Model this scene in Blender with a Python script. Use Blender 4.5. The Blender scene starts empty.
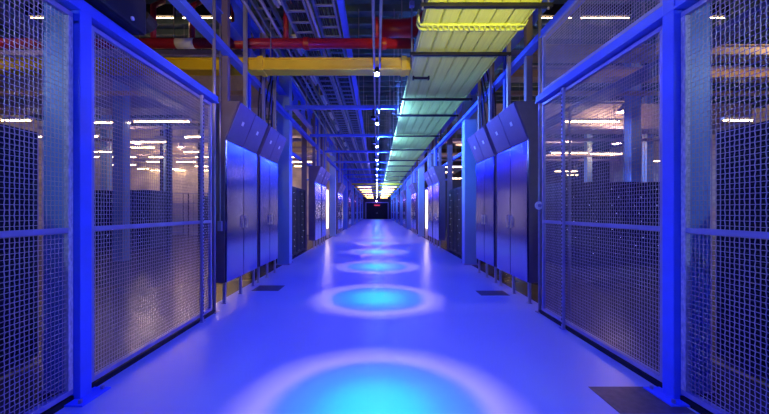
import bpy, math, random
from mathutils import Vector, Matrix
random.seed(7)
PI = math.pi
sc = bpy.context.scene
C = sc.collection

# ------------------------------------------------------------------ camera
H = 1.5
cd = bpy.data.cameras.new('camera')
cam = bpy.data.objects.new('camera', cd)
C.objects.link(cam)
cam.location = (0, 0, H)
cam.rotation_euler = (PI / 2, 0, 0)
cd.sensor_width = 36
cd.lens = 338 / 769 * 36
cd.shift_x = 7.5 / 769
cd.shift_y = 4.0 / 769
cd.clip_start = 0.05
cd.clip_end = 200
sc.camera = cam

# ------------------------------------------------------------------ world, exposure, light levels
w = bpy.data.worlds.new('world')
sc.world = w
w.use_nodes = True
w.node_tree.nodes['Background'].inputs[0].default_value = (0.05, 0.07, 0.4, 1)
w.node_tree.nodes['Background'].inputs[1].default_value = 0.05
sc.view_settings.view_transform = 'Standard'
sc.view_settings.look = 'None'
sc.view_settings.gamma = 1
sc.view_settings.exposure = 0.0
sc.view_settings.use_curve_mapping = False
sc.cycles.use_denoising = True
sc.cycles.max_bounces = 6
sc.cycles.diffuse_bounces = 3
sc.cycles.glossy_bounces = 4
sc.cycles.sample_clamp_indirect = 4
P_LAMP = 850.0        # corridor blue pendants
P_STRIP = 28.0        # warm strip lights in the side halls (emission)
P_AMBER = 680.0       # added amber floodlight out of view, yellows the near raceway
P_DUCT = 210.0  # second added amber floodlight, for the cross duct
P_AQUA = 850.0        # added aqua spots on the crossbars that tint the raceway
P_FILL = 60.0         # added lamps that fill the halls with warm light
P_FAR = 9.0  # glow of the tubes added in the far gaps
P_BATTEN = 26.0  # glow of the battens added under the far ducts
LAMP_Z = 3.86
LAMP_Y = [-4.05 + 3.3 * i for i in range(20)]


def lamp_data():
    """Blue pendant whose lens throws a cyan core, a pale ring and a wide deep-blue field."""
    L = bpy.data.lights.new('pendant_light', 'POINT')
    L.energy = P_LAMP
    L.shadow_soft_size = 0.03
    L.use_nodes = True
    nt = L.node_tree
    n = nt.nodes
    em = n['Emission']
    geo = n.new('ShaderNodeNewGeometry')
    sep = n.new('ShaderNodeSeparateXYZ')
    nt.links.new(geo.outputs['Incoming'], sep.inputs[0])

    def m(op, a, b=None, clamp=False):
        k = n.new('ShaderNodeMath')
        k.operation = op
        k.use_clamp = clamp
        for i, v in enumerate((a, b)):
            if v is None:
                continue
            if isinstance(v, (int, float)):
                k.inputs[i].default_value = v
            else:
                nt.links.new(v, k.inputs[i])
        return k.outputs[0]
    h2 = m('ADD', m('MULTIPLY', sep.outputs[0], sep.outputs[0]), m('MULTIPLY', sep.outputs[1], sep.outputs[1]))
    t = m('DIVIDE', m('SQRT', h2), m('MAXIMUM', m('MULTIPLY', sep.outputs[2], -1), 0.001))
    f = m('MULTIPLY', t, 1 / 1.5, True)
    cr = n.new('ShaderNodeValToRGB')
    nt.links.new(f, cr.inputs[0])
    e = cr.color_ramp.elements
    stops = [(0.0, (0.0, 1.0, 1.0)), (0.045, (0.0, .88, .95)), (0.092, (.03, .36, .75)), (0.13, (.06, .22, .68)),
             (0.157, (.50, .36, .85)), (0.178, (.32, .24, .72)), (0.215, (.016, .022, .62)), (0.4, (.0, .004, .55)),
             (0.67, (.0, .003, .30)), (1.0, (.0, .002, .13))]
    e[0].position = 0
    e[0].color = (*stops[0][1], 1)
    e[1].position = 1
    e[1].color = (*stops[-1][1], 1)
    for p, c in stops[1:-1]:
        k = e.new(p)
        k.color = (*c, 1)
    nt.links.new(cr.outputs[0], em.inputs['Color'])
    up = m('ADD', m('MULTIPLY', m('MULTIPLY', m('ADD', m('MULTIPLY', sep.outputs[2], -1), .12), 8, True), .6), .4)
    nt.links.new(up, em.inputs['Strength'])
    return L


LAMP = lamp_data()

# ------------------------------------------------------------------ materials
def mat(name, col, rough=.5, metal=0., var=.12, scale=6., bump=0., emit=None, es=0., spec=.5, stretch=None, coat=0.):
    m = bpy.data.materials.new(name)
    m.use_nodes = True
    nt = m.node_tree
    b = nt.nodes['Principled BSDF']
    tc = nt.nodes.new('ShaderNodeTexCoord')
    nz = nt.nodes.new('ShaderNodeTexNoise')
    nz.inputs['Scale'].default_value = scale
    nz.inputs['Detail'].default_value = 3
    src = tc.outputs['Object']
    if stretch:
        mp = nt.nodes.new('ShaderNodeMapping')
        mp.inputs['Scale'].default_value = stretch
        nt.links.new(src, mp.inputs[0])
        src = mp.outputs[0]
    nt.links.new(src, nz.inputs['Vector'])
    cr = nt.nodes.new('ShaderNodeValToRGB')
    a = tuple(c * (1 - var) for c in col)
    z = tuple(min(1, c * (1 + var)) for c in col)
    cr.color_ramp.elements[0].position = .3
    cr.color_ramp.elements[1].position = .7
    cr.color_ramp.elements[0].color = (*a, 1)
    cr.color_ramp.elements[1].color = (*z, 1)
    nt.links.new(nz.outputs[0], cr.inputs[0])
    nt.links.new(cr.outputs[0], b.inputs['Base Color'])
    b.inputs['Roughness'].default_value = rough
    b.inputs['Metallic'].default_value = metal
    b.inputs['Specular IOR Level'].default_value = spec
    b.inputs['Coat Weight'].default_value = coat
    if bump:
        bp = nt.nodes.new('ShaderNodeBump')
        bp.inputs['Strength'].default_value = bump
        bp.inputs['Distance'].default_value = .01
        nt.links.new(nz.outputs[0], bp.inputs['Height'])
        nt.links.new(bp.outputs[0], b.inputs['Normal'])
    if emit:
        b.inputs['Emission Color'].default_value = (*emit, 1)
        b.inputs['Emission Strength'].default_value = es
    return m


M = dict(
    epoxy=mat('epoxy', (.48, .54, .68), .28, 0, .04, .6, .02, spec=.6),
    hallfloor=mat('hall_floor', (.16, .13, .11), .24, 0, .15, 1.2, .02, spec=.3),
    deck=mat('ceiling_deck', (.10, .16, .18), .7),
    wall=mat('wall_paint', (.75, .66, .50), .7, 0, .25, 1.5),
    darkwall=mat('dark_wall', (.06, .05, .06), .7),
    blue=mat('blue_painted_steel', (.08, .16, .85), .35, 0, .05),
    column=mat('column_paint', (.26, .42, .70), .4, 0, .06, 2),
    wire=mat('galvanised_wire', (.56, .45, .47), .45, .2, .1),
    frame=mat('galvanised_frame', (.36, .34, .55), .4, .3, .1),
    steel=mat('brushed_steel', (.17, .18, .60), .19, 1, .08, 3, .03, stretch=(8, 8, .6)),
    hood=mat('hood_sheet', (.15, .11, .24), .42, .4, .05),
    endsheet=mat('end_sheet', (.20, .15, .20), .5, .2, .08),
    galv=mat('pale_galvanised_stile', (.75, .66, .62), .5, 0, .25, 60, stretch=(1, 1, .4)),
    legm=mat('leg_steel', (.6, .58, .56), .35, .6),
    dark=mat('black_metal', (.015, .015, .02), .5, 0, .3, spec=.2),
    rack=mat('rack_black', (.012, .012, .016), .5, 0, .3),
    rackside=mat('rack_side', (.16, .12, .10), .5, 0, .2),
    ladder=mat('ladder_steel', (.22, .25, .38), .45, .3),
    conduit=mat('conduit', (.40, .38, .42), .35, .6),
    yellow=mat('yellow_duct', (.90, .62, .03), .6, 0, .06, 2, spec=.2),
    raceway=mat('raceway_cables', (.72, .80, .18), .6, 0, .08, 3, spec=.2, stretch=(10, .3, 1)),
    red=mat('red_pipe_paint', (.38, .01, .02), .4, 0, .1),
    tan=mat('tan_tray', (.62, .45, .25), .5),
    duct=mat('duct_sheet', (.42, .36, .42), .55, .1, .1),
    white=mat('white_plastic', (.8, .8, .8), .4),
    floorshade=mat('floor_shade_paint', (.10, .075, .09), .35, 0, .3, 20),  # dark tone of the painted floor shadows
    cable=mat('black_cable', (.02, .02, .025), .6),
    lens=mat('lamp_lens', (.3, .4, 1), .3, emit=(.40, .45, 1), es=120),
    tube=mat('warm_tube', (1, .8, .5), .4, emit=(1, .66, .34), es=P_STRIP),
    wtube=mat('gap_glow', (1, .9, .8), .4, emit=(1, .74, .50), es=P_FAR),
    ctube=mat('cool_fill_tube', (.8, .9, 1), .4, emit=(.5, .75, 1), es=200),
    btube=mat('far_glow_tube', (1, .8, .6), .4, emit=(1, .5, .1), es=P_BATTEN),
    deadtube=mat('unlit_tube', (.8, .8, .85), .3),
    ledw=mat('led_white', (1, 1, 1), .4, emit=(.9, .9, 1), es=3),
    ledr=mat('led_red', (1, .1, .1), .4, emit=(1, .12, .05), es=14),
    pink=mat('pink_lens', (1, .5, .6), .4, emit=(1, .45, .65), es=14),
    redsign=mat('red_sign', (.5, .02, .03), .4, emit=(1, .05, .1), es=.6),
    yellowline=mat('yellow_line', (.8, .6, .05), .5),
)


# ------------------------------------------------------------------ mesh helpers
class MB:
    def __init__(s):
        s.v, s.f = [], []

    def box(s, x0, x1, y0, y1, z0, z1):
        b = len(s.v)
        s.v += [(x, y, z) for z in (z0, z1) for y in (y0, y1) for x in (x0, x1)]
        s.f += [[b + i for i in q] for q in ((0, 2, 3, 1), (4, 5, 7, 6), (0, 1, 5, 4), (2, 6, 7, 3), (0, 4, 6, 2), (1, 3, 7, 5))]
        return s

    def prism(s, pts, ax, a0, a1):
        """polygon pts in the plane normal to axis ax, extruded a0..a1"""
        b = len(s.v)
        n = len(pts)
        for a in (a0, a1):
            for p, q in pts:
                s.v.append((a, p, q) if ax == 0 else (p, a, q) if ax == 1 else (p, q, a))
        s.f.append([b + i for i in range(n)])
        s.f.append([b + n + i for i in reversed(range(n))])
        for i in range(n):
            j = (i + 1) % n
            s.f.append([b + i, b + n + i, b + n + j, b + j])
        return s

    def tube(s, pts, r, n=8, cap=True):
        pts = [Vector(p) for p in pts]
        b = len(s.v)
        k = len(pts)
        rr = r if isinstance(r, (list, tuple)) else [r] * k
        up = None
        for i, p in enumerate(pts):
            d = (pts[min(i + 1, k - 1)] - pts[max(i - 1, 0)]).normalized()
            if up is None:
                up = Vector((0, 0, 1)) if abs(d.z) < .9 else Vector((0, 1, 0))
            u = d.cross(up)
            if u.length < 1e-4:
                u = d.cross(Vector((1, 0, 0)))
            u.normalize()
            v = u.cross(d).normalized()
            up = v
            for j in range(n):
                a = 2 * PI * (j + .5) / n
                s.v.append(tuple(p + (u * math.cos(a) + v * math.sin(a)) * rr[i]))
        for i in range(k - 1):
            for j in range(n):
                q = (j + 1) % n
                s.f.append([b + i * n + j, b + i * n + q, b + (i + 1) * n + q, b + (i + 1) * n + j])
        if cap:
            s.f.append([b + j for j in reversed(range(n))])
            s.f.append([b + (k - 1) * n + j for j in range(n)])
        return s


def obj(name, mb, m, parent=None, bevel=0., smooth=False):
    me = bpy.data.meshes.new(name)
    me.from_pydata(mb.v, [], mb.f)
    import bmesh
    bm = bmesh.new()
    bm.from_mesh(me)
    bmesh.ops.recalc_face_normals(bm, faces=bm.faces)
    bm.to_mesh(me)
    bm.free()
    if smooth:
        for p in me.polygons:
            p.use_smooth = True
    me.materials.append(M[m])
    o = bpy.data.objects.new(name, me)
    C.objects.link(o)
    if parent:
        o.parent = parent
    if bevel:
        bv = o.modifiers.new('bevel', 'BEVEL')
        bv.width = bevel
        bv.segments = 2
        bv.limit_method = 'ANGLE'
    return o


def tag(o, label, cat, group=None, kind=None):
    o['label'] = label
    o['category'] = cat
    if group:
        o['group'] = group
    elif 'group' in o.keys():
        del o['group']
    if kind:
        o['kind'] = kind
    return o


def thing(name, loc=(0, 0, 0), rz=0):
    o = bpy.data.objects.new(name, None)
    C.objects.link(o)
    o.location = loc
    o.rotation_euler = (0, 0, rz)
    o.empty_display_size = .1
    return o


def dup(r, loc, rz=0):
    n = r.copy()
    C.objects.link(n)
    n.location = loc
    n.rotation_euler = (0, 0, rz)
    for ch in list(r.children):
        c = ch.copy()
        C.objects.link(c)
        c.parent = n
        for g in list(ch.children):
            d = g.copy()
            C.objects.link(d)
            d.parent = c
    return n


def struct(name, mb, m):
    o = obj(name, mb, m)
    o['kind'] = 'structure'
    return o


ORD = ['nearest', 'second', 'third', 'fourth', 'fifth', 'sixth', 'seventh', 'eighth', 'ninth', 'tenth', 'eleventh', 'twelfth',
       'thirteenth', 'fourteenth', 'fifteenth', 'sixteenth', 'seventeenth', 'eighteenth', 'nineteenth', 'twentieth']
ORD += ['twenty-' + a for a in ('first', 'second', 'third', 'fourth', 'fifth', 'sixth', 'seventh', 'eighth', 'ninth')]
NUMS = ('first', 'second', 'third', 'fourth', 'fifth', 'sixth')
SIDE = {-1: 'left', 1: 'right'}
YEND = 63.0

# ------------------------------------------------------------------ setting
struct('floor', MB().box(-2.62, 2.62, -8, YEND, -.1, 0), 'epoxy')
for s, nm in ((-1, 'floor_left'), (1, 'floor_right')):
    a, b = sorted((s * 2.62, s * 20))
    struct(nm, MB().box(a, b, -8, YEND, -.1, 0), 'hallfloor')
mb = MB().box(-20, 20, -8, YEND, 7.0, 7.15)
y = -7.8
while y < YEND:
    mb.box(-20, 20, y, y + .12, 6.82, 7.0)
    y += .6
struct('ceiling', mb, 'deck')
struct('wall_left', MB().box(-20.2, -20, -8, YEND, 0, 7), 'wall')
struct('wall_right', MB().box(20, 20.2, -8, YEND, 0, 7), 'wall')
struct('wall_end', MB().box(-20, 20, YEND, YEND + .2, 0, 7), 'darkwall')
struct('wall_back', MB().box(-20, 20, -8.2, -8, 0, 7), 'darkwall')
# cross walls closing the side halls
mb = MB()
mb.box(-20, -3.0, 21.5, 21.7, 0, 7)
struct('wall_hall_left', mb, 'wall')
struct('wall_hall_right', MB().box(3.0, 20, 29, 29.2, 0, 7), 'darkwall')
# curb strips under the fences
struct('trim_1', MB().box(-2.43, -2.39, .4, 4.98, 0, .045), 'dark')
struct('trim_2', MB().box(2.39, 2.43, .4, 4.98, 0, .045), 'dark')
# far door
dr = struct('door_1', MB().box(-2.0, 2.0, YEND - .08, YEND - .005, 0, 3.0), 'dark')
obj('door_frame', MB().box(-2.15, -2.0, YEND - .12, YEND - .005, 0, 3.15).box(2.0, 2.15, YEND - .12, YEND - .005, 0, 3.15).box(-2.0, 2.0, YEND - .12, YEND - .005, 3.0, 3.15), 'frame', dr)
obj('door_handle', MB().box(.08, .12, YEND - .14, YEND - .08, .95, 1.25).box(-.12, -.08, YEND - .14, YEND - .08, .95, 1.25), 'conduit', dr)

# ------------------------------------------------------------------ structural columns
def column(s, yf, label, slim=False):
    t = thing('structural_column', (s * (2.66 if slim else 2.61), yf + (.08 if slim else .16), 0))
    if slim:
        t.scale = (.6, .5, 1)
    tag(t, label, 'column', 'structural columns along the corridor')
    f = .17
    mb = MB().box(-f, f, -.16, -.13, .02, 6.8).box(-f, f, .13, .16, .02, 6.8).box(-.02, .02, -.13, .13, .02, 6.8)
    mb.box(-f, -f + .015, -.13, .13, .02, 6.8).box(f - .015, f, -.13, .13, .02, 6.8)
    obj('shaft', mb, 'column', t)
    obj('base_plate', MB().box(-.19, .19, -.2, .2, 0, .02), 'frame', t)
    for px, py in ((-.17, -.18), (.17, -.18), (-.17, .18), (.17, .18)):
        obj('bolt', MB().tube([(px, py, .02), (px, py, .05)], .012, 6), 'conduit', t)


COLY = [2.8, 9.4, 19.8, 27.6, 35.4, 43.2, 51.0, 58.8]
CP = ['right behind the wire fence post', 'between the first cabinets and the dark racks']
for s in (-1, 1):
    for i, yy in enumerate(COLY):
        if i == 0:
            lb = 'pale blue steel column on the %s, close behind the wire mesh fence' % SIDE[s]
        elif i == 1:
            lb = 'blue steel column on the %s, just past the first pair of cabinets' % SIDE[s]
        else:
            lb = 'steel column along the %s side, %s from the camera' % (SIDE[s], ORD[i])
        column(s, yy, lb, i == 0)

# ------------------------------------------------------------------ wire fences
PITCH = .036
def wiremesh(y0, y1, z0, z1, r=.0028, amp=.0020):
    mb = MB()
    ny = max(2, round((y1 - y0) / .031))
    nz = max(2, round((z1 - z0) / PITCH))
    ys = [y0 + (y1 - y0) * i / ny for i in range(ny + 1)]
    zs = [z0 + (z1 - z0) * i / nz for i in range(nz + 1)]
    for i, yv in enumerate(ys[1:-1]):
        mb.tube([(amp * (1 if (i + j) % 2 else -1), yv + (.0008 if j % 2 else -.0008), zv) for j, zv in enumerate(zs)], r, 4, False)
    for j, zv in enumerate(zs[1:-1]):
        mb.tube([(-amp * (1 if (i + j) % 2 else -1), yv, zv) for i, yv in enumerate(ys)], r, 4, False)
    return mb


def fence_panel(s, y0, y1, z0, z1, mid, label, name='mesh_fence'):
    t = thing(name, (s * 2.41, y0, 0))
    tag(t, label, 'fence', 'wire mesh fence panels beside the corridor')
    L = y1 - y0
    w_ = .04
    obj('wire_mesh', wiremesh(w_, L - w_, z0 + w_, z1 - w_), 'wire', t)
    obj('bottom_rail', MB().box(-.02, .02, 0, L, z0, z0 + w_), 'frame', t, .003)
    obj('top_rail', MB().box(-.02, .02, 0, L, z1 - w_, z1), 'frame', t, .003)
    if mid:
        obj('middle_rail', MB().box(-.02, .02, w_, L - w_, mid - .02, mid + .02), 'frame', t, .003)
    obj('stile', MB().box(-.02, .02, 0, w_, z0 + w_, z1 - w_), 'frame', t, .003)
    obj('stile', MB().box(-.02, .02, L - w_, L, z0 + w_, z1 - w_), 'galv' if y1 < 2.7 else 'frame', t, .003)
    return t


for s in (-1, 1):
    S = SIDE[s]
    fence_panel(s, .5, 2.66, .06, 3.06, 1.35, 'wire mesh fence panel on the %s, nearer the camera than the thick blue post' % S)
    fence_panel(s, 2.82, 4.90, .06, 3.06, 1.35, 'wire mesh fence panel on the %s between thick blue post and first cabinet' % S)
fence_panel(1, 2.82, 4.90, 3.22, 4.04, None, 'upper wire mesh panel on the right, above the lower blue header beam')
fence_panel(1, .5, 2.66, 3.22, 4.04, None, 'upper wire mesh panel on the right, nearest the camera')

for s in (-1, 1):
    S = SIDE[s]
    t = thing('fence_post', (s * 2.38, 2.72, 0))
    tag(t, 'thick blue square fence post with bolted foot on the %s' % S, 'post', 'blue fence posts')
    top = 3.10 if s < 0 else 4.04
    obj('shaft', MB().box(-.04, .04, -.055, .055, .015, top), 'blue', t, .006)
    a, b = sorted((-s * .13, s * .05))
    obj('base_plate', MB().box(a, b, -.14, .14, 0, .015), 'blue', t, .003)
    for by in (-.105, .105):
        obj('bolt', MB().tube([(-s * .085, by, .015), (-s * .085, by, .04)], .014, 6), 'conduit', t)
    obj('cap_bracket', MB().box(-.05, .03, -.055, .055, top - .12, top - .1), 'blue', t)
    # slim stanchion in front of the far panel
    ys = 4.58 if s < 0 else 4.30
    t = thing('fence_stanchion', (s * 2.37, ys, 0))
    tag(t, 'slim pale perforated stanchion against the %s fence' % S, 'stanchion', 'slim fence stanchions')
    o = MB().box(-.018, .018, -.018, .018, .01, 3.07)
    obj('upright', o, 'frame', t, .003)
    mbs = MB()
    for k in range(60):
        mbs.box(-s * .018 - .003, -s * .018 + .003, -.007, .007, .06 + k * .05, .085 + k * .05)
    obj('slot_strip', mbs, 'dark', t)
    obj('foot', MB().box(-.035, .035, -.035, .035, 0, .01), 'frame', t)
    # conduit at the fence end
    t = thing('end_post', (s * 2.41, 5.0, 0))
    tag(t, 'tall thin metal pole where the %s fence meets the first cabinet' % S, 'pole', 'fence end poles')
    obj('pole', MB().tube([(0, 0, .01), (0, 0, 6.8)], .024, 10), 'conduit', t, smooth=True)
    obj('foot', MB().box(-.05, .05, -.05, .05, 0, .01), 'conduit', t)
    # header beams
    for zc, wd, y1, lb in ((3.14, .1, 60., 'lower blue header beam running along the %s side on top of the fence'),
                           (4.10, .11, 60., 'upper blue header beam high along the %s side of the corridor')):
        if zc < 4:
            y1 = 4.6
        o = obj('header_beam', MB().box(-wd / 2, wd / 2, 0, y1, -wd / 2 + .02, wd / 2).box(-wd / 2 - .012, wd / 2 + .012, 0, y1, -wd / 2, -wd / 2 + .02), 'blue')
        o.location = (s * (2.40 if zc < 4 else 2.46), .4, zc)
        if zc < 4:
            o.location = (s * 2.40, .4, zc)
        tag(o, lb % S, 'beam', 'blue header beams')

for s in (-1, 1):
    o = obj('side_rail_beam', MB().box(-.05, .05, 0, 50, -.05, .05), 'blue')
    o.location = (s * 3.0, 8.6, 3.52)
    tag(o, 'blue rail beam behind the %s columns, just above cabinet height' % SIDE[s], 'beam', 'blue rail beams behind the columns')
    for g in range(6):
        o = obj('dark_steel_post', MB().box(-.06, .06, -.05, .05, 0, 6.8).box(-.09, .09, -.06, -.05, 0, 6.8).box(-.09, .09, .05, .06, 0, 6.8), 'endsheet')
        o.location = (s * 2.83, 8.62 + 7.8 * g if False else 13.14 + 7.8 * g, 0)
        tag(o, 'dark full-height steel post on the %s before a cabinet pair, %s from the camera' % (SIDE[s], ORD[g]), 'post', 'dark posts before the cabinet pairs')

# door pushbutton disc at the right, conduit box at the left
t = thing('wall_button', (2.35, 4.94, 1.58))
tag(t, 'round white button box on the right pole beside first cabinet', 'button')
obj('box', MB().tube([(0, -.05, 0), (0, -.025, 0)], .06, 20), 'white', t, .006)
obj('button', MB().tube([(0, -.065, 0), (0, -.05, 0)], .025, 16), 'frame', t)
t = thing('hanging_control_box', (-2.50, 5.40, 1.28))
tag(t, 'small box on a thin conduit down the end of the left first cabinet', 'box')
obj('box', MB().box(-.035, .035, -.04, 0, -.1, .06), 'frame', t, .006)
obj('conduit', MB().tube([(0, -.02, .06), (0, -.02, 1.5), (.0, -.02, 3.2)], .012, 8), 'conduit', t, smooth=True)
# curved conduit behind the right fence
o = obj('bent_conduit', MB().tube([(0, 0, -1.4), (0, 0, 1.55)] + [(.16 - .16 * math.cos(a * PI / 12), 0, 1.55 + .16 * math.sin(a * PI / 12)) for a in range(1, 7)] + [(.8, 0, 1.71)], .018, 10), 'conduit', smooth=True)
o.location = (2.85, 5.0, 1.4)
tag(o, 'thin curved conduit bending over behind the right wire fence', 'conduit')

# black device over the left fence post
t = thing('ceiling_camera', (-2.34, 2.95, 3.2))
tag(t, 'black boxy device with a tiny red light on top of the left header beam', 'camera')
obj('body', MB().box(-.13, .10, -.25, .35, 0, .36), 'dark', t, .03)
obj('lens_hood', MB().tube([(.02, .35, .2), (.02, .45, .16)], [.09, .11], 16), 'dark', t)
obj('lens', MB().tube([(.10, .14, .06), (.112, .14, .06)], .018, 12), 'white', t)  # bright highlight on the body, painted as a white disc
tt = obj('red_led', MB().tube([(.10, -.21, .05), (.112, -.21, .05)], .010, 10), 'ledr', t)

# ------------------------------------------------------------------ sloped-hood cabinets
def cabinet_proto(L):
    t = thing('cooling_cabinet', (0, 0, 0))
    g = .012
    # body: end frames and back, local x = 0 at the door face, +x away from the corridor
    prof = [(.03, .34), (.26, .34), (.26, 3.27), (-.20, 3.27), (.03, 2.66)]
    obj('body', MB().prism(prof, 1, .0, L), 'endsheet', t, .004)
    for k in range(2):
        a, b = k * L / 2 + g, (k + 1) * L / 2 - g
        d = obj('door', MB().box(0, .03, a, b, .345, 2.64), 'steel', t, .006)
        obj('door_handle', MB().box(-.03, -.018, a + .06 if k else b - .09, a + .09 if k else b - .06, 1.2, 1.42).box(-.02, 0, a + .065 if k else b - .085, a + .085 if k else b - .065, 1.22, 1.24).box(-.02, 0, a + .065 if k else b - .085, a + .085 if k else b - .065, 1.38, 1.40), 'legm', d)
        n = Vector((-.61, 0, -.23)).normalized() * .022
        p0, p1 = Vector((.028, 0, 2.675)), Vector((-.202, 0, 3.262))
        q = [(p0.x, p0.z), (p1.x, p1.z), (p1.x + n.x, p1.z + n.z), (p0.x + n.x, p0.z + n.z)]
        h = obj('hood_panel', MB().prism(q, 1, a, b), 'hood', t, .005)
        c = p0.lerp(p1, .55) + n * 1.1
        d2 = (p1 - p0).normalized() * .035
        m_ = (a + b) / 2
        n2 = n.normalized() * .004
        q = [(c.x - d2.x, c.z - d2.z), (c.x + d2.x, c.z + d2.z), (c.x + d2.x + n2.x, c.z + d2.z + n2.z), (c.x - d2.x + n2.x, c.z - d2.z + n2.z)]
        obj('rating_plate', MB().prism(q, 1, m_ - .04, m_ + .04), 'white', h)
    for yy in (.06, L / 2, L - .06):
        lg = obj('leg', MB().box(.04, .08, yy - .02, yy + .02, .012, .34), 'legm', t)
        obj('leg_foot', MB().box(.025, .095, yy - .035, yy + .035, 0, .012), 'legm', lg)
    return t


LA, LB = 1.40, 1.26
protoA, protoB = cabinet_proto(LA), cabinet_proto(LB)
used = {0: False, 1: False}
for s in (-1, 1):
    for g in range(7):
        y0 = 5.44 + 7.8 * g
        for k, (pr, L, off) in enumerate(((protoA, LA, 0), (protoB, LB, 1.56))):
            yy = y0 + off
            loc, rz = ((2.42, yy, 0), 0) if s > 0 else ((-2.42, yy + L, 0), PI)
            if not used[k]:
                o = pr
                o.location = loc
                o.rotation_euler = (0, 0, rz)
                used[k] = True
            else:
                o = dup(pr, loc, rz)
            idx = g * 2 + k
            S = SIDE[s]
            if idx == 0:
                lb = 'steel cabinet with slanted hood nearest the camera on the %s' % S
            elif idx == 1:
                lb = 'steel cabinet with slanted hood on the %s, second, just before the blue column' % S
            else:
                lb = 'steel cabinet with slanted hood, %s along the %s side' % (ORD[idx], S)
            tag(o, lb, 'cabinet', 'slanted-hood steel cabinets lining the corridor')

# ------------------------------------------------------------------ floor shadows, painted as thin dark patches
def floor_shade(x0, x1, y0, y1, lb):
    o = obj('shade_patch', MB().box(x0, x1, y0, y1, 0, .004), 'floorshade')
    tag(o, lb, 'floor shade', 'painted shadows on the floor')


floor_shade(1.80, 2.36, 2.50, 2.88, 'dark painted floor shadow at the foot of the right fence')
floor_shade(1.85, 2.36, 6.0, 6.35, 'dark painted floor shadow under the first right cabinet edge')
floor_shade(-2.36, -1.85, 6.35, 6.8, 'dark painted floor shadow beside the first left cabinets')

# ------------------------------------------------------------------ server racks
def rack_proto(side='rack'):
    t = thing('server_rack', (0, 0, 0))      # local: front faces -y, 0.6 wide, 1.0 deep
    obj('body', MB().box(-.295, .295, .03, 1.0, .03, 2.3), side, t, .004)
    fr = MB().box(-.295, -.26, 0, .03, .03, 2.3).box(.26, .295, 0, .03, .03, 2.3).box(-.26, .26, 0, .03, 2.24, 2.3).box(-.26, .26, 0, .03, .03, .1)
    obj('door_frame', fr, 'rack', t)
    sl = MB()
    z = .14
    while z < 2.2:
        sl.box(-.25, .25, .01, .028, z, z + .036)
        z += .0445
    obj('server_face', sl, 'dark', t)
    for k in range(9 if side == 'rack' else 0):
        xx = random.uniform(-.2, .2)
        zz = .32 + .2225 * k
        obj('status_light', MB().box(xx, xx + .012, .004, .010, zz, zz + .012), 'ledw', t)
    ft = MB()
    for a in (-.26, .26):
        for b in (.08, .92):
            ft.box(a - .02, a + .02, b - .02, b + .02, 0, .03)
    obj('feet', ft, 'dark', t)
    return t


racks = [rack_proto(), rack_proto('rackside'), rack_proto('dark')]
rused = [False, False, False]
def rack(x, y, rz, label, group, k=0):
    if not rused[k]:
        o = racks[k]
        o.location = (x, y, 0)
        o.rotation_euler = (0, 0, rz)
        rused[k] = True
    else:
        o = dup(racks[k], (x, y, 0), rz)
    tag(o, label, 'server rack', group)


for s in (-1, 1):
    S = SIDE[s]
    rz = PI / 2 if s < 0 else -PI / 2      # faces the corridor
    rz = -PI / 2 if s > 0 else PI / 2
    for i in range(3, -1, -1):     # beside the near fence
        rack(s * 3.45, 1.34 + .6 * i, -rz if False else (PI * 1.5 if s > 0 else PI / 2), 'black server rack behind the %s wire fence, %s of that row from its far end' % (S, ['fourth', 'third', 'second', 'first'][i]), 'black racks behind the %s fence' % S, 2)
    for i in range(5):     # in the gap after the column
        rack(s * 2.74, 10.15 + .6 * i, (PI * 1.5 if s > 0 else PI / 2), 'dark server rack in the %s gap past the blue column, %s from it' % (S, ORD[i] if i else 'first'), 'racks in the %s gap past the column' % S, 1 if i % 2 else 0)
for i in range(6):
    rack(5.4 + .62 * i, 9.3, 0, 'dark server rack facing the camera deep behind the right fence, %s from the corridor' % ORD[i], 'rack row deep behind the right fence')
for i in range(5):
    rack(-9.0 - .62 * i, 13.0, 0, 'dark server rack facing the camera deep behind the left fence, %s from the corridor' % ORD[i], 'rack row deep behind the left fence')
for i in range(2):
    rack(-8.4 - .62 * i, 18.0, 0, 'lone dark rack before the bright wall seen through left fence, %s' % ('right one of two', 'left one of two')[i], 'pair of racks before the bright wall')

def shelving(x, y, label, seed):
    t = thing('shelving_unit', (x, y, 0))
    tag(t, label, 'shelf', 'shelving before the bright left hall wall')
    for a in (-.6, .57):
        for b in (0, .5):
            obj('upright', MB().box(a, a + .03, b, b + .03, 0, 2.6), 'dark', t)
    for z in (.15, .75, 1.35, 1.95, 2.55):
        obj('shelf_board', MB().box(-.57, .57, 0, .53, z, z + .03), 'frame', t)


for i, (xx, yy) in enumerate(((-6.6, 14.0), (-8.5, 16.2), (-9.9, 16.2), (-11.6, 18.2), (-7.4, 12.0))):
    o = obj('dark_hall_post', MB().box(-.06, .06, -.06, .06, 0, 6.8), 'dark')
    o.location = (xx, yy, 0)
    tag(o, 'thin dark post in the left hall seen through the fence, %s' % ('between ducts and racks', 'right of the middle pair', 'left of the middle pair', 'farthest back', 'nearest the camera')[i], 'post', 'thin dark posts in the left hall')
for i in range(4):
    shelving(-9.4 - 1.5 * i, 20.6, 'metal shelving unit before the bright left hall wall, %s from the corridor' % NUMS[i], i)
for s in (-1, 1):
    o = obj('floor_stripe', MB().box(-.03, .03, 0, 2.5, 0, .004), 'yellowline')
    o.location = (s * 3.36, .98, 0)
    tag(o, 'thin yellow floor stripe along the %s black racks behind the fence' % SIDE[s], 'stripe', 'yellow floor stripes')

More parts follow.
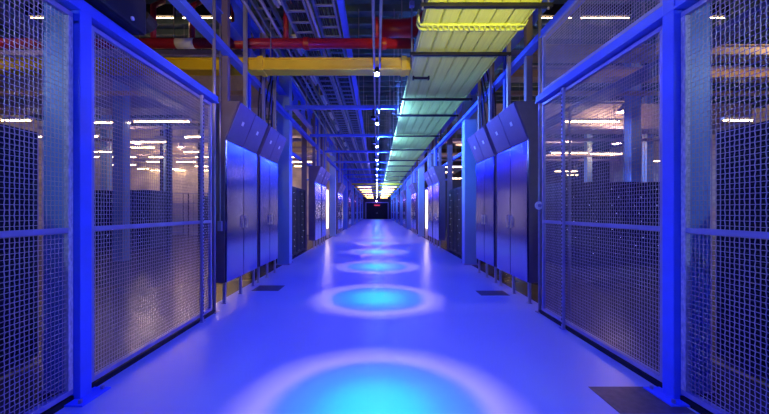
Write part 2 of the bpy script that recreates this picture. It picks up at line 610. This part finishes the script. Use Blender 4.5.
# ------------------------------------------------------------------ pendants on the centre line
def lamp_proto():
    t = thing('pendant_lamp', (0, 0, 0))
    obj('housing', MB().tube([(0, 0, .02), (0, 0, .05), (0, 0, .12)], [.055, .05, .035], 16), 'dark', t, smooth=False)
    obj('stem', MB().tube([(0, 0, .12), (0, 0, .24)], .012, 8), 'conduit', t)
    ln = MB()
    ln.tube([(0, 0, .02), (0, 0, .0), (0, 0, -.018), (0, 0, -.028)], [.042, .042, .03, .01], 16)
    obj('lens', ln, 'lens', t, smooth=True)
    return t


lp = lamp_proto()
l = bpy.data.objects.new('pendant_light', LAMP)
C.objects.link(l)
l.parent = lp
l.location = (0, 0, -.07)
for i, yy in enumerate(LAMP_Y):
    o = lp if i == 0 else dup(lp, (0, yy, LAMP_Z))
    o.location = (0, yy, LAMP_Z)
    tag(o, 'small blue-glowing pendant lamp over the corridor centre, ' + (('second behind the camera', 'first behind the camera', 'just above the frame')[i] if i < 3 else '%s of those in view' % ORD[i - 3]), 'lamp', 'blue pendant lamps down the corridor')

# spine conduits carrying the lamps
for x, lb in ((-.05, 'left'), (.05, 'right')):
    o = obj('spine_conduit', MB().tube([(0, 0, 0), (0, 61, 0)], .022, 8), 'conduit', smooth=True)
    o.location = (x, 1.0, 4.13)
    tag(o, 'long %s-hand pipe of the pair running above the pendant lamps' % lb, 'conduit', 'pipes above the pendant lamps')

# crossbars + drop rods
def bar_proto():
    t = thing('strut_crossbar', (0, 0, 0))
    mb = MB().box(-2.42, .55, -.045, .045, .0, .012).box(-2.42, .55, -.045, -.033, .012, .09).box(-2.42, .55, .033, .045, .012, .09)
    obj('channel', mb, 'blue', t)
    for x in (-1.86, -.48, .45):
        rd = obj('drop_rod', MB().tube([(x, 0, .0), (x, 0, 2.64)], .012, 8), 'conduit', t)
        obj('nut', MB().tube([(x, 0, -.03), (x, 0, .0)], .022, 6), 'conduit', rd)
    return t


bp = bar_proto()
fx = obj('fill_spotlight', MB().box(-.16, -.04, -.07, .07, -.26, -.19).box(-.12, -.08, -.02, .02, -.19, 0), 'dark', bp, .008)  # added lamp, put in to colour the raceway underside
L = bpy.data.lights.new('aqua_fill_spot', 'SPOT')
L.energy = P_AQUA
L.color = (.11, .29, 1)
L.spot_size = math.radians(150)
L.spot_blend = .5
L.shadow_soft_size = .05
l = bpy.data.objects.new('aqua_fill_spot', L)
C.objects.link(l)
l.parent = bp
l.location = (.0, 0, -.26)
l.rotation_euler = Vector((1, 0, .35)).to_track_quat('-Z', 'Y').to_euler()
BARY = [8.9 + 3.3 * i for i in range(16)]
for i, yy in enumerate(BARY):
    o = bp if i == 0 else dup(bp, (0, yy, 4.18))
    o.location = (0, yy, 4.18)
    tag(o, 'blue strut crossbar with drop rods over the corridor, %s from the camera' % ORD[i], 'crossbar', 'blue crossbars over the corridor')

# ------------------------------------------------------------------ fibre raceway on the right
RX0, RX1, RZ = .66, 2.03, 4.12
t = thing('fibre_raceway', (0, 0, RZ))
tag(t, 'wide yellow-green cable raceway running away overhead right of centre', 'cable raceway')
y = 1.0
seg = 0
while y < 58:
    L = 3.84 if seg == 0 else 3.3
    mb = MB()
    nb = 6
    wd = (RX1 - RX0) / nb
    for k in range(nb):
        x0 = RX0 + wd * k
        mb.prism([(x0 + .008, .05), (x0 + .012, .008), (x0 + .03, 0), (x0 + wd - .03, 0), (x0 + wd - .012, .008), (x0 + wd - .008, .05)], 1, y, y + L - .01)
    for k in range(1, 30):        # fine ribs of the cable curtain
        x0 = RX0 + (RX1 - RX0) * k / 30
        mb.box(x0 - .003, x0 + .003, y, y + L - .01, -.004, .004)
    mb.box(RX0 - .02, RX0, y, y + L - .01, -.005, .17).box(RX1, RX1 + .02, y, y + L - .01, -.005, .17)
    mb.box(RX0, RX1, y, y + L - .01, .05, .06)
    obj('channel_section', mb, 'raceway', t)
    y += L
    seg += 1
mb = MB()
yc = 4.84
n_ = 26
pts = []
for k in range(n_ + 1):
    x = RX0 - .05 + (RX1 - RX0 + .1) * k / n_
    pts.append((x, yc, -.02))
mb.tube([(RX0 - .07, yc, .2), (RX0 - .075, yc, .05)] + [(RX0 - .05, yc, -.01)] + pts[1:-1] + [(RX1 + .05, yc, -.01), (RX1 + .075, yc, .05), (RX1 + .07, yc, .2)], .022, 8)
mb.tube([(RX0 - .07, yc - .1, .2), (RX0 - .075, yc - .1, .05), (RX0 - .05, yc - .1, -.01), (RX1 + .05, yc - .1, -.01), (RX1 + .075, yc - .1, .05), (RX1 + .07, yc - .1, .2)], .018, 8)
for k in range(18):
    x = RX0 + .06 + (RX1 - RX0 - .12) * k / 17
    mb.tube([(x - .02, yc - .11, -.03), (x + .02, yc + .01, -.03)], .012, 6)
obj('joint_collar', mb, 'raceway', t, smooth=True)

# hanger bars under the raceway
RB = [4.22, 5.53, 7.78, 9.1, 11.6, 14.2, 17.2, 19.3, 22.0, 25.3, 28.6, 32, 35.3, 38.6, 42, 45, 48.5, 52]
def rb_proto():
    t = thing('raceway_hanger', (0, 0, 0))
    obj('support_bar', MB().box(RX0 - .12, RX1 + .16, -.03, .03, -.075, -.03), 'dark', t, .004)
    for x in (RX0 - .09, RX1 + .11):
        r = obj('hanger_rod', MB().tube([(x, 0, -.1), (x, 0, 2.68)], .013, 8), 'conduit', t)
        obj('rod_cap', MB().box(x - .04, x + .04, -.04, .04, .72, .80), 'frame', r)
    return t


rb = rb_proto()
for i, yy in enumerate(RB):
    o = rb if i == 0 else dup(rb, (0, yy, RZ))
    o.location = (0, yy, RZ)
    tag(o, 'black support bar with hanger rods under the overhead raceway, %s from the camera' % ORD[i], 'hanger', 'support bars under the raceway')
o = obj('mounting_bracket', MB().box(-.16, .16, -.03, -.01, 0, .02).box(-.16, .16, .03, .05, 0, .02).box(-.16, -.13, -.03, .05, -.02, .04).box(.13, .16, -.03, .05, -.02, .04), 'dark')
o.location = (.84, 6.45, 4.03)
tag(o, 'small black open bracket beside the yellow duct end at the raceway', 'bracket')

# ------------------------------------------------------------------ yellow cross duct
NUM6 = ('nearest', 'second', 'third', 'fourth', 'fifth', 'farthest')
DY = 6.25
def cross_duct(y, x0, x1, z0, z1, d, lb, joints, m='yellow', name='yellow_cross_duct', cat='duct'):
    t = thing(name, (0, y, z0))
    tag(t, lb, cat)
    h = z1 - z0
    mb = MB().box(x0, x1, 0, d, .05, h)
    mb.box(x0, x1, -.03, d + .03, h - .03, h)
    obj('trough', mb, m, t, .01)
    obj('lower_lip', MB().box(x0, x1, -.035, d + .03, 0, .05), m, t, .008)
    for xj in joints:
        obj('hanger_rod', MB().tube([(xj + .15, d / 2, h), (xj + .15, d / 2, 6.9 - z0)], .01, 6), 'conduit', t)
        obj('joint_collar', MB().box(xj - .05, xj + .05, -.055, d + .05, -.015, h + .02), m, t, .01)
    return t


cross_duct(DY, -10.5, .62, 4.10, 4.33, .22, 'thick yellow duct crossing the corridor overhead near the camera', (-2.15, .50))
FARD = (29.5, 33.0, 37.0, 42.5, 48.0, 53.5)
for i, yy in enumerate(FARD):
    cross_duct(yy, -2.2, 2.2, 3.78, 3.93, .3, 'yellow duct spanning the far part of the corridor, %s from the camera' % NUM6[i], (-1.3, .3))
cross_duct(6.3, 2.9, 12, 4.40, 4.60, .3, 'long tan tray crossing high behind the right wire fence', (5.2, 7.6), 'tan', 'tan_cross_tray', 'tray')
cross_duct(7.9, 2.9, 14, 4.62, 4.80, .3, 'second tan tray crossing behind the right wire fence, farther back', (6.2,), 'tan', 'tan_cross_tray', 'tray')

# ------------------------------------------------------------------ red pipes
t = thing('red_sprinkler_main', (0, 6.5, 4.72))
tag(t, 'long dark red pipe crossing overhead just above the yellow duct', 'pipe')
obj('pipe', MB().tube([(-9.5, 0, 0), (.7, 0, 0)], .095, 16), 'red', t, smooth=True)
obj('pipe_label', MB().tube([(-3.85, 0, 0), (-3.5, 0, 0)], .099, 16), 'white', t, smooth=True)
obj('coupling', MB().tube([(-1.4, 0, 0), (-1.3, 0, 0)], .115, 16), 'red', t)
obj('coupling', MB().tube([(.1, 0, 0), (.18, 0, 0)], .115, 16), 'red', t)
for i, x in enumerate((-5.5, -4.3, -3.55, -2.75, -1.75)):
    o = obj('red_branch_pipe', MB().tube([(0, 0, .1), (0, 0, .72), (0, .3, 1.0)], .05, 12), 'red', smooth=True)
    o.location = (x, 6.5, 4.72)
    tag(o, 'short red riser pipe standing on the long red pipe, %s from the left' % ('first', 'second', 'third', 'fourth', 'fifth', 'sixth')[i], 'pipe', 'red risers on the long red pipe')
t = thing('red_elbow_pipe', (0, 7.3, 0))
tag(t, 'fat dark red elbow pipe curving up toward the raceway', 'pipe')
pts = [(.02, 0, 5.42), (.5, 0, 5.42)] + [(.5 + .9 * math.sin(a * PI / 16), 0, 6.32 - .9 * math.cos(a * PI / 16)) for a in range(1, 7)] + [(1.55, 0, 6.45)]
obj('pipe', MB().tube(pts, .20, 20), 'red', t, smooth=True)
obj('flange', MB().tube([(-.03, 0, 5.42), (.02, 0, 5.42)], .24, 20), 'red', t)

# ------------------------------------------------------------------ ladder racks on the left overhead
def ladder(x0, x1, z, y0, y1, label):
    t = thing('cable_ladder', (0, 0, z))
    tag(t, label, 'cable ladder', 'cable ladders over the corridor')
    obj('side_rail', MB().box(x0, x0 + .04, y0, y1, 0, .12), 'ladder', t)
    obj('side_rail', MB().box(x1 - .04, x1, y0, y1, 0, .12), 'ladder', t)
    y = y0 + .15
    k = 0
    rest = MB()
    first = None
    while y < y1:
        if k >= 99:
            rest.box(x0 + .04, x1 - .04, y, y + .035, .02, .05)
        elif first is None:
            first = obj('rung', MB().box(x0 + .04, x1 - .04, y, y + .035, .02, .05), 'ladder', t)
            ybase = y
        else:
            c = first.copy()
            C.objects.link(c)
            c.location = (0, y - ybase, 0)
        y += .34
        k += 1
    o = obj('far_rungs', rest, 'ladder', t)
    o['kind'] = 'stuff'
    cb = MB()
    rnd = random.Random(int(z * 100 + x0 * 10))
    for k in range(7):
        xa = x0 + .08 + (x1 - x0 - .16) * (k / 6)
        cb.tube([(xa + rnd.uniform(-.02, .02), y0 + (y1 - y0) * j / 24, .075 + rnd.uniform(0, .02)) for j in range(25)], .014, 5)
    obj('cables', cb, 'cable', t)


ladder(-1.08, -.70, 4.95, .8, 56, 'cable ladder overhead nearest the corridor centre line, left of it')
ladder(-1.55, -1.16, 4.85, .8, 56, 'cable ladder overhead between the centre ladder and the left cabinets')
ladder(-2.30, -1.95, 5.30, .8, 56, 'highest cable ladder overhead along the left column line')
o = obj('overhead_rail', MB().box(-.05, .05, 0, 55, 0, .02).box(-.008, .008, 0, 55, .02, .14).box(-.05, .05, 0, 55, .14, .16), 'blue')
o.location = (-.60, .8, 4.90)
tag(o, 'bright blue steel rail overhead left of the pendant lamps', 'rail')
for i, x in enumerate((-2.15, -1.85, -1.10)):
    o = obj('overhead_pipe', MB().tube([(0, 0, 0), (0, 56, 0)], .03, 8), 'conduit', smooth=True)
    o.location = (x, .8, 4.88 - .03 * i)
    tag(o, 'thin pipe running lengthwise overhead left of centre, %s from the left' % ('first', 'second', 'third')[i], 'pipe', 'thin lengthwise pipes over the corridor')
tubeproto = thing('batten_light')
obj('housing', MB().box(-.07, .07, -.38, .38, .03, .08), 'white', tubeproto, .006)
obj('tube', MB().tube([(0, -.36, 0), (0, .36, 0)], .03, 10), 'deadtube', tubeproto, smooth=True)
obj('stem', MB().tube([(0, 0, .08), (0, 0, 1.80)], .01, 6), 'conduit', tubeproto)
for i in range(10):
    o = tubeproto if i == 0 else dup(tubeproto, (0, 0, 0))
    o.location = (-1.70, 5.46 + 1.8 * i, 5.02)
    tag(o, 'unlit pale batten light under the left cable ladder, %s from the camera' % ORD[i], 'light', 'unlit batten lights under the ladder')

# ------------------------------------------------------------------ castellated beams + struts above the cabinets
for s in (-1, 1):
    S = SIDE[s]
    t = thing('castellated_beam', (s * 2.62, 0, 4.75))
    tag(t, 'deep blue beam with oval holes above the %s cabinets' % S, 'beam', 'blue beams with oval holes')
    mb = MB()
    Y0, Y1, P, hh = 3.2, 56.0, 1.1, .62
    y = Y0
    while y < Y1:
        # web plate with an octagonal opening: 8 quads around the hole
        c = y + P / 2
        r1, r2 = .30, .19
        hole = [(c + r1 * math.cos(a), hh / 2 + r2 * math.sin(a)) for a in [PI * (k + .5) / 4 for k in range(8)]]
        outer = [(y + P, hh / 2 + .2), (c + .2, hh), (c - .2, hh), (y, hh / 2 + .2), (y, hh / 2 - .2), (c - .2, 0), (c + .2, 0), (y + P, hh / 2 - .2)]
        for k in range(8):
            j = (k + 1) % 8
            mb.prism([hole[k], outer[k], outer[j], hole[j]], 0, -.01, .01)
        for (a1, b1, c1) in (((y + P, hh / 2 + .2), (y + P, hh), (c + .2, hh)), ((y, hh / 2 + .2), (c - .2, hh), (y, hh)), ((y, 0), (c - .2, 0), (y, hh / 2 - .2)), ((y + P, 0), (y + P, hh / 2 - .2), (c + .2, 0))):
            mb.prism([a1, b1, c1], 0, -.01, .01)
        y += P
    obj('web', mb, 'blue', t)
    obj('top_flange', MB().box(-.1, .1, Y0, y, hh, hh + .02), 'blue', t)
    obj('bottom_flange', MB().box(-.1, .1, Y0, y, -.02, 0), 'blue', t)

    k = 0
    for g in range(4):
        base = 5.44 + 7.8 * g
        for off, x, m_, wdt in ((.15, 2.5, 'endsheet', .05), (.62, 2.36, 'legm', .03), (1.1, 2.5, 'blue', .045), (1.5, 2.33, 'conduit', .028), (1.95, 2.5, 'endsheet', .05), (2.35, 2.36, 'legm', .03), (2.7, 2.5, 'blue', .045)):
            h0 = 3.275
            o = obj('vertical_strut', MB().box(-wdt, wdt, -wdt, wdt, 0, 6.8 - h0), m_)
            o.location = (s * x, base + off, h0)
            tag(o, 'upright strut rising from the cabinet tops on the %s, %s from the camera' % (S, ORD[k]), 'strut', 'struts above the %s cabinets' % S)
            k += 1
    for i in range(5):
        yb = 6.85 + .2 * i
        rnd = random.Random(i * 3 + s)
        pts = []
        for j in range(9):
            u = j / 8
            pts.append((s * (2.40 + .015 * math.sin(u * 3 + i)), yb + .5 * u * u, 3.28 + 1.5 * u + .05 * rnd.uniform(-1, 1)))
        o = obj('black_cable', MB().tube(pts, .016, 6), 'cable', smooth=True)
        tag(o, 'black cable rising in a bend from the first %s cabinets, %s of five' % (S, ('first', 'second', 'third', 'fourth', 'fifth')[i]), 'cable', 'black cables above the %s cabinets' % S)

# cross struts tying columns, blue, at header height
for s in (-1, 1):
    for i, yy in enumerate((9.4, 19.8, 27.6)):
        o = obj('tie_beam', MB().box(0, 1.4, 0, .08, 0, .1), 'blue')
        o.location = (2.8 if s > 0 else -4.2, yy + .1, 3.3)
        tag(o, 'blue tie beam leading from the %s side column into the hall, %s' % (SIDE[s], ('nearest', 'second', 'third')[i]), 'beam', 'tie beams beside the columns')

# ------------------------------------------------------------------ side halls
for s in (-1, 1):
    S = SIDE[s]
    x0, x1 = sorted((s * 3.4, s * 15))
    o = obj('air_duct', MB().box(x0, x1, 0, .8, 0, 1.05), 'duct', None, .02)
    o.location = (0, 10.65 if s < 0 else 13.5, 4.75)
    for q in (x0 + 2, x1 - 2):
        obj('hanger_rod', MB().tube([(q, .4, 1.05), (q, .4, 2.15)], .012, 6), 'conduit', o)
    tag(o, 'big grey air duct crossing the hall behind the %s fence' % S, 'duct', 'big air ducts in the side halls')
    for i, (yy, zz) in enumerate(((8.4, 5.0), (15.2, 4.7), (18.9, 4.6), (20.9, 4.65))):
        o = obj('cross_pipe', MB().tube([(x0, 0, 0), (x1, 0, 0)], .07, 10), 'duct', smooth=True)
        obj('hanger_rod', MB().tube([(x0 + 3, 0, .07), (x0 + 3, 0, 7.0 - zz)], .01, 6), 'conduit', o)
        obj('hanger_rod', MB().tube([(x1 - 3, 0, .07), (x1 - 3, 0, 7.0 - zz)], .01, 6), 'conduit', o)
        o.location = (0, yy, zz)
        tag(o, 'grey pipe crossing the %s hall near the ceiling, %s from the camera' % (S, ORD[i]), 'pipe', 'grey cross pipes in the %s hall' % S)
    for i in range(9):
        yy = (7.4, 8.9, 10.5, 12.9, 14.2, 16.0, 17.6, 19.6, 21.0)[i] + (0 if s < 0 else .9 * (i > 3) * (i - 3) * .5)
        zz = (4.9, 4.55, 5.9, 4.62, 5.2, 4.75, 5.3, 4.9, 5.4)[i]
        a, b = sorted((s * (2.95 + .5 * (i % 3)), s * (9 + 1.3 * ((i * 5) % 4))))
        o = obj('strut_rail', MB().box(a, b, -.05, .05, 0, .015).box(a, b, -.05, -.04, .015, .1).box(a, b, .04, .05, .015, .1), ('frame', 'tan', 'duct')[i % 3])
        obj('hanger_rod', MB().tube([(a + 1.5, 0, .02), (a + 1.5, 0, 7.0 - zz)], .01, 6), 'conduit', o)
        obj('hanger_rod', MB().tube([(b - 1.5, 0, .02), (b - 1.5, 0, 7.0 - zz)], .01, 6), 'conduit', o)
        o.location = (0, yy, zz)
        tag(o, 'crosswise strut rail under the %s hall ceiling, %s from the camera' % (S, ORD[i]), 'rail', 'strut rails in the %s hall' % S)
    o = obj('hall_cable_tray', MB().box(-.2, .2, 0, 22, 0, .02).box(-.2, -.18, 0, 22, .02, .1).box(.18, .2, 0, 22, .02, .1), 'ladder')
    o.location = (s * 5.5, 4, 4.36 if s < 0 else 4.26)
    tag(o, 'cable tray running lengthwise in the %s hall behind the fence' % S, 'cable tray', 'lengthwise trays in the side halls')
    for i, (xx, yy) in enumerate(((7.7, 10.2), (7.7, 18.5), (12.5, 15.6), (12.5, 20))):
        o = obj('hall_column', MB().box(-.15, .15, -.15, .15, 0, 6.8), 'column')
        o.location = (s * xx, yy, 0)
        tag(o, 'square column standing in the %s hall, %s from the camera' % (S, ORD[i]), 'column', 'columns in the side halls')

sp = thing('strip_light')
obj('housing', MB().box(-.65, .65, -.06, .06, .03, .09), 'white', sp)
obj('tube', MB().tube([(-.62, 0, 0), (.62, 0, 0)], .012, 8), 'tube', sp, smooth=True)
hr = MB()
for x in (-.5, .5):
    hr.tube([(x, 0, .09), (x, 0, 2.9)], .006, 5)
obj('hanger_wires', hr, 'conduit', sp)
first = True
NUM = ('first', 'second', 'third', 'fourth', 'fifth', 'sixth')
for s in (-1, 1):
    for i, yy in enumerate((9.9, 12.2, 14.6, 16.4, 18.4, 20.6)):
        for j, xx in enumerate((4.3, 6.3, 8.2, 10.2, 12.2, 14.2)):
            if s > 0 and (i + j) % 3 == 2:
                continue
            o = sp if first else dup(sp, (0, 0, 0))
            first = False
            yy = yy if s < 0 else yy + 1.2 * i
            o.location = (s * (xx + .3 * (i % 2)), yy + .35 * ((j * 7 + i * 3) % 3 - 1), 4.05 + .06 * ((j + i) % 3))
            o.scale = ((.55, 1.15, .8, 1.3, .65)[(j * 3 + i * 2) % 5], 1, 1)
            tag(o, 'warm strip light in the %s hall, %s row back, %s out from the corridor' % (SIDE[s], NUM[i], NUM[j]), 'light', 'warm strip lights in the %s hall' % SIDE[s])

for i in range(4):  # strips added to wash the left wall with warm light
    o = dup(sp, (-9.4 - 1.5 * i, 21.3, 4.05))
    tag(o, 'added warm strip light above a shelving unit at the bright left wall, %s from the corridor' % NUM[i], 'light', 'added wall-wash strips over the shelving')

cs = thing('ceiling_strip_light')
obj('housing', MB().box(-.65, .65, -.06, .06, .03, .32), 'dark', cs)
obj('tube', MB().tube([(-.62, 0, 0), (.62, 0, 0)], .010, 8), 'tube', cs, smooth=True)
first = True
for s in (-1, 1):
    for i, xx in enumerate((4.4, 5.9, 8.4)):
        o = cs if first else dup(cs, (0, 0, 0))
        first = False
        o.location = (s * xx, 8.75, 6.5)
        tag(o, 'thin warm strip light tight under the high ceiling on the %s, %s from the corridor' % (SIDE[s], NUM[i]), 'light', 'strip lights tight under the ceiling')

# glowing tubes added to stand for the white light in the far gaps
vt = thing('gap_glow_tube')
obj('glow_backplate', MB().box(-.07, .07, .06, .09, -.5, 2.2), 'white', vt)
obj('tube', MB().tube([(0, 0, .05), (0, 0, 2.15)], .035, 12), 'wtube', vt, smooth=True)
first = True
for s in (-1, 1):
    for i in range(5):
        o = vt if first else dup(vt, (0, 0, 0))
        first = False
        o.location = (s * 2.78, 18.9 + 7.8 * i, .5)
        tag(o, 'added upright white glow tube in a gap on the %s, %s from the camera' % (SIDE[s], ORD[i]), 'light', 'added glow tubes in the gaps')

fb = thing('far_glow_batten')  # battens added so the far ducts show as glowing orange lines
obj('housing', MB().box(-.6, .6, -.06, .06, .03, .09), 'white', fb)
obj('tube', MB().tube([(-.57, 0, 0), (.57, 0, 0)], .012, 8), 'btube', fb, smooth=True)
obj('stem', MB().box(-.02, .02, -.02, .02, .09, .20), 'conduit', fb)
first = True
for s in (-1, 1):
    for i in range(6):
        o = fb if first else dup(fb, (0, 0, 0))
        first = False
        o.location = (s * 1.1, FARD[i] + .15, 3.575)
        tag(o, 'added amber glow batten on the %s under a far yellow duct, %s from the camera' % (SIDE[s], NUM6[i]), 'light', 'added glow battens under the far ducts')

hall_fill = thing('hall_fill_lamp')  # made-up hall lamps, added for warm ambient light
obj('fill_reflector', MB().tube([(0, 0, .0), (0, 0, .12), (0, 0, .22), (0, 0, .3)], [.22, .17, .08, .05], 20, False), 'frame', hall_fill, smooth=True)
obj('fill_bulb', MB().tube([(0, 0, -.02), (0, 0, .04), (0, 0, .1)], [.03, .05, .03], 12), 'tube', hall_fill, smooth=True)
obj('stem', MB().tube([(0, 0, .28), (0, 0, 1.8)], .012, 8), 'conduit', hall_fill)
L = bpy.data.lights.new('hall_fill_light', 'POINT')
L.energy = P_FILL
RB_ = None
L.color = (1, .62, .34)
L.shadow_soft_size = .1
RB_ = L.copy()
RB_.energy = P_FILL * 2.6
RB_.color = (1, .62, .34)
RB_.shadow_soft_size = .1
L.color = (1, .62, .34)
l = bpy.data.objects.new('hall_fill_light', L)
C.objects.link(l)
l.parent = hall_fill
l.location = (0, 0, -.15)
first = True
for s in (-1, 1):
    for i, (xx, yy) in enumerate(((8.6, 5.4), (9.2, 12.6), (4.6, 16.6), (10.2, 18.0), (13.2, 18.6))):
        o = hall_fill if first else dup(hall_fill, (0, 0, 0))
        first = False
        o.location = (s * xx, yy, 5.2)
        if s > 0:
            for c_ in o.children:
                if c_.type == 'LIGHT':
                    c_.data = RB_
        tag(o, 'added warm fill lamp hanging in the %s hall, %s from the camera' % (SIDE[s], ORD[i]), 'lamp', 'added fill lamps in the side halls')
    if s < 0:
        for i, xx in enumerate((-9.6, -11.4, -13.2)):
            o = dup(hall_fill, (xx, 19.65, 5.2))  # extra fill lamps added to brighten the left hall wall
            for c_ in o.children:
                if c_.type == 'LIGHT':
                    c_.data = c_.data.copy()
                    c_.data.energy = P_FILL * 1.1
            tag(o, 'added warm fill lamp before the bright left hall wall, %s from the corridor' % NUMS[i], 'lamp', 'added fill lamps before the bright wall')
    cool = thing('cool_fill_strip', (s * 4.3, .6, 3.3))  # unseen strips, added to light the near columns
    tag(cool, 'added cool white strip light in the %s hall beside the camera' % SIDE[s], 'light')
    obj('housing', MB().box(-.06, .06, -.6, .6, .03, .09), 'white', cool)
    obj('tube', MB().tube([(0, -.58, 0), (0, .58, 0)], .02, 8), 'ctube', cool, smooth=True)
    obj('stem', MB().tube([(0, 0, .09), (0, 0, 3.5)], .01, 6), 'conduit', cool)

# exit-like red sign and pink lamp above the far door
t = thing('pink_lamp', (-.1, YEND - 1.2, 3.3))
tag(t, 'small pink-white glowing lamp above the far dark door', 'lamp')
obj('lens', MB().tube([(0, 0, -.12), (0, 0, -.05), (0, 0, .05), (0, 0, .12)], [.06, .16, .16, .06], 14), 'pink', t, smooth=True)
obj('stem', MB().tube([(0, 0, .12), (0, 0, 3.5)], .02, 8), 'conduit', t)
o = obj('red_sign', MB().box(-.55, .55, -.04, 0, 0, .22), 'redsign', None, .02)
o.location = (0, YEND - .09, 2.45)
tag(o, 'dim red sign on the dark door at the far end', 'sign')

# unseen amber floodlights added to turn the near raceway and duct yellow
t = thing('amber_fill_light', (1.3, 1.45, 2.7))
tag(t, 'added amber floodlight aimed along the underside of the raceway above the camera', 'floodlight')
obj('housing', MB().box(-.15, .15, -.12, .05, -.1, .1), 'dark', t, .01)
obj('fill_yoke', MB().box(-.18, -.16, -.04, -.01, -.02, 1.4).box(.16, .18, -.04, -.01, -.02, 1.4), 'dark', t)
L = bpy.data.lights.new('amber_fill_spot', 'SPOT')
L.energy = P_AMBER
L.color = (1, .86, .05)
L.spot_size = math.radians(50)
L.spot_blend = .9
L.shadow_soft_size = .08
l = bpy.data.objects.new('amber_fill_spot', L)
C.objects.link(l)
l.parent = t
l.location = (0, .1, -.05)
l.rotation_euler = (math.radians(90 + 34), 0, 0)

o = dup(t, (-1.3, 1.9, 3.3))  # second added floodlight, out of view, yellows the cross duct
tag(o, 'added amber floodlight aimed at the yellow cross duct, left of the camera line overhead', 'floodlight')
for ch in list(o.children):
    if ch.type == 'LIGHT':
        ch.data = ch.data.copy()
        ch.data.energy = P_DUCT
        ch.data.color = (1, .72, .15)
        ch.data.spot_size = math.radians(75)
        ch.rotation_euler = (math.radians(90 + 16), 0, math.radians(8))
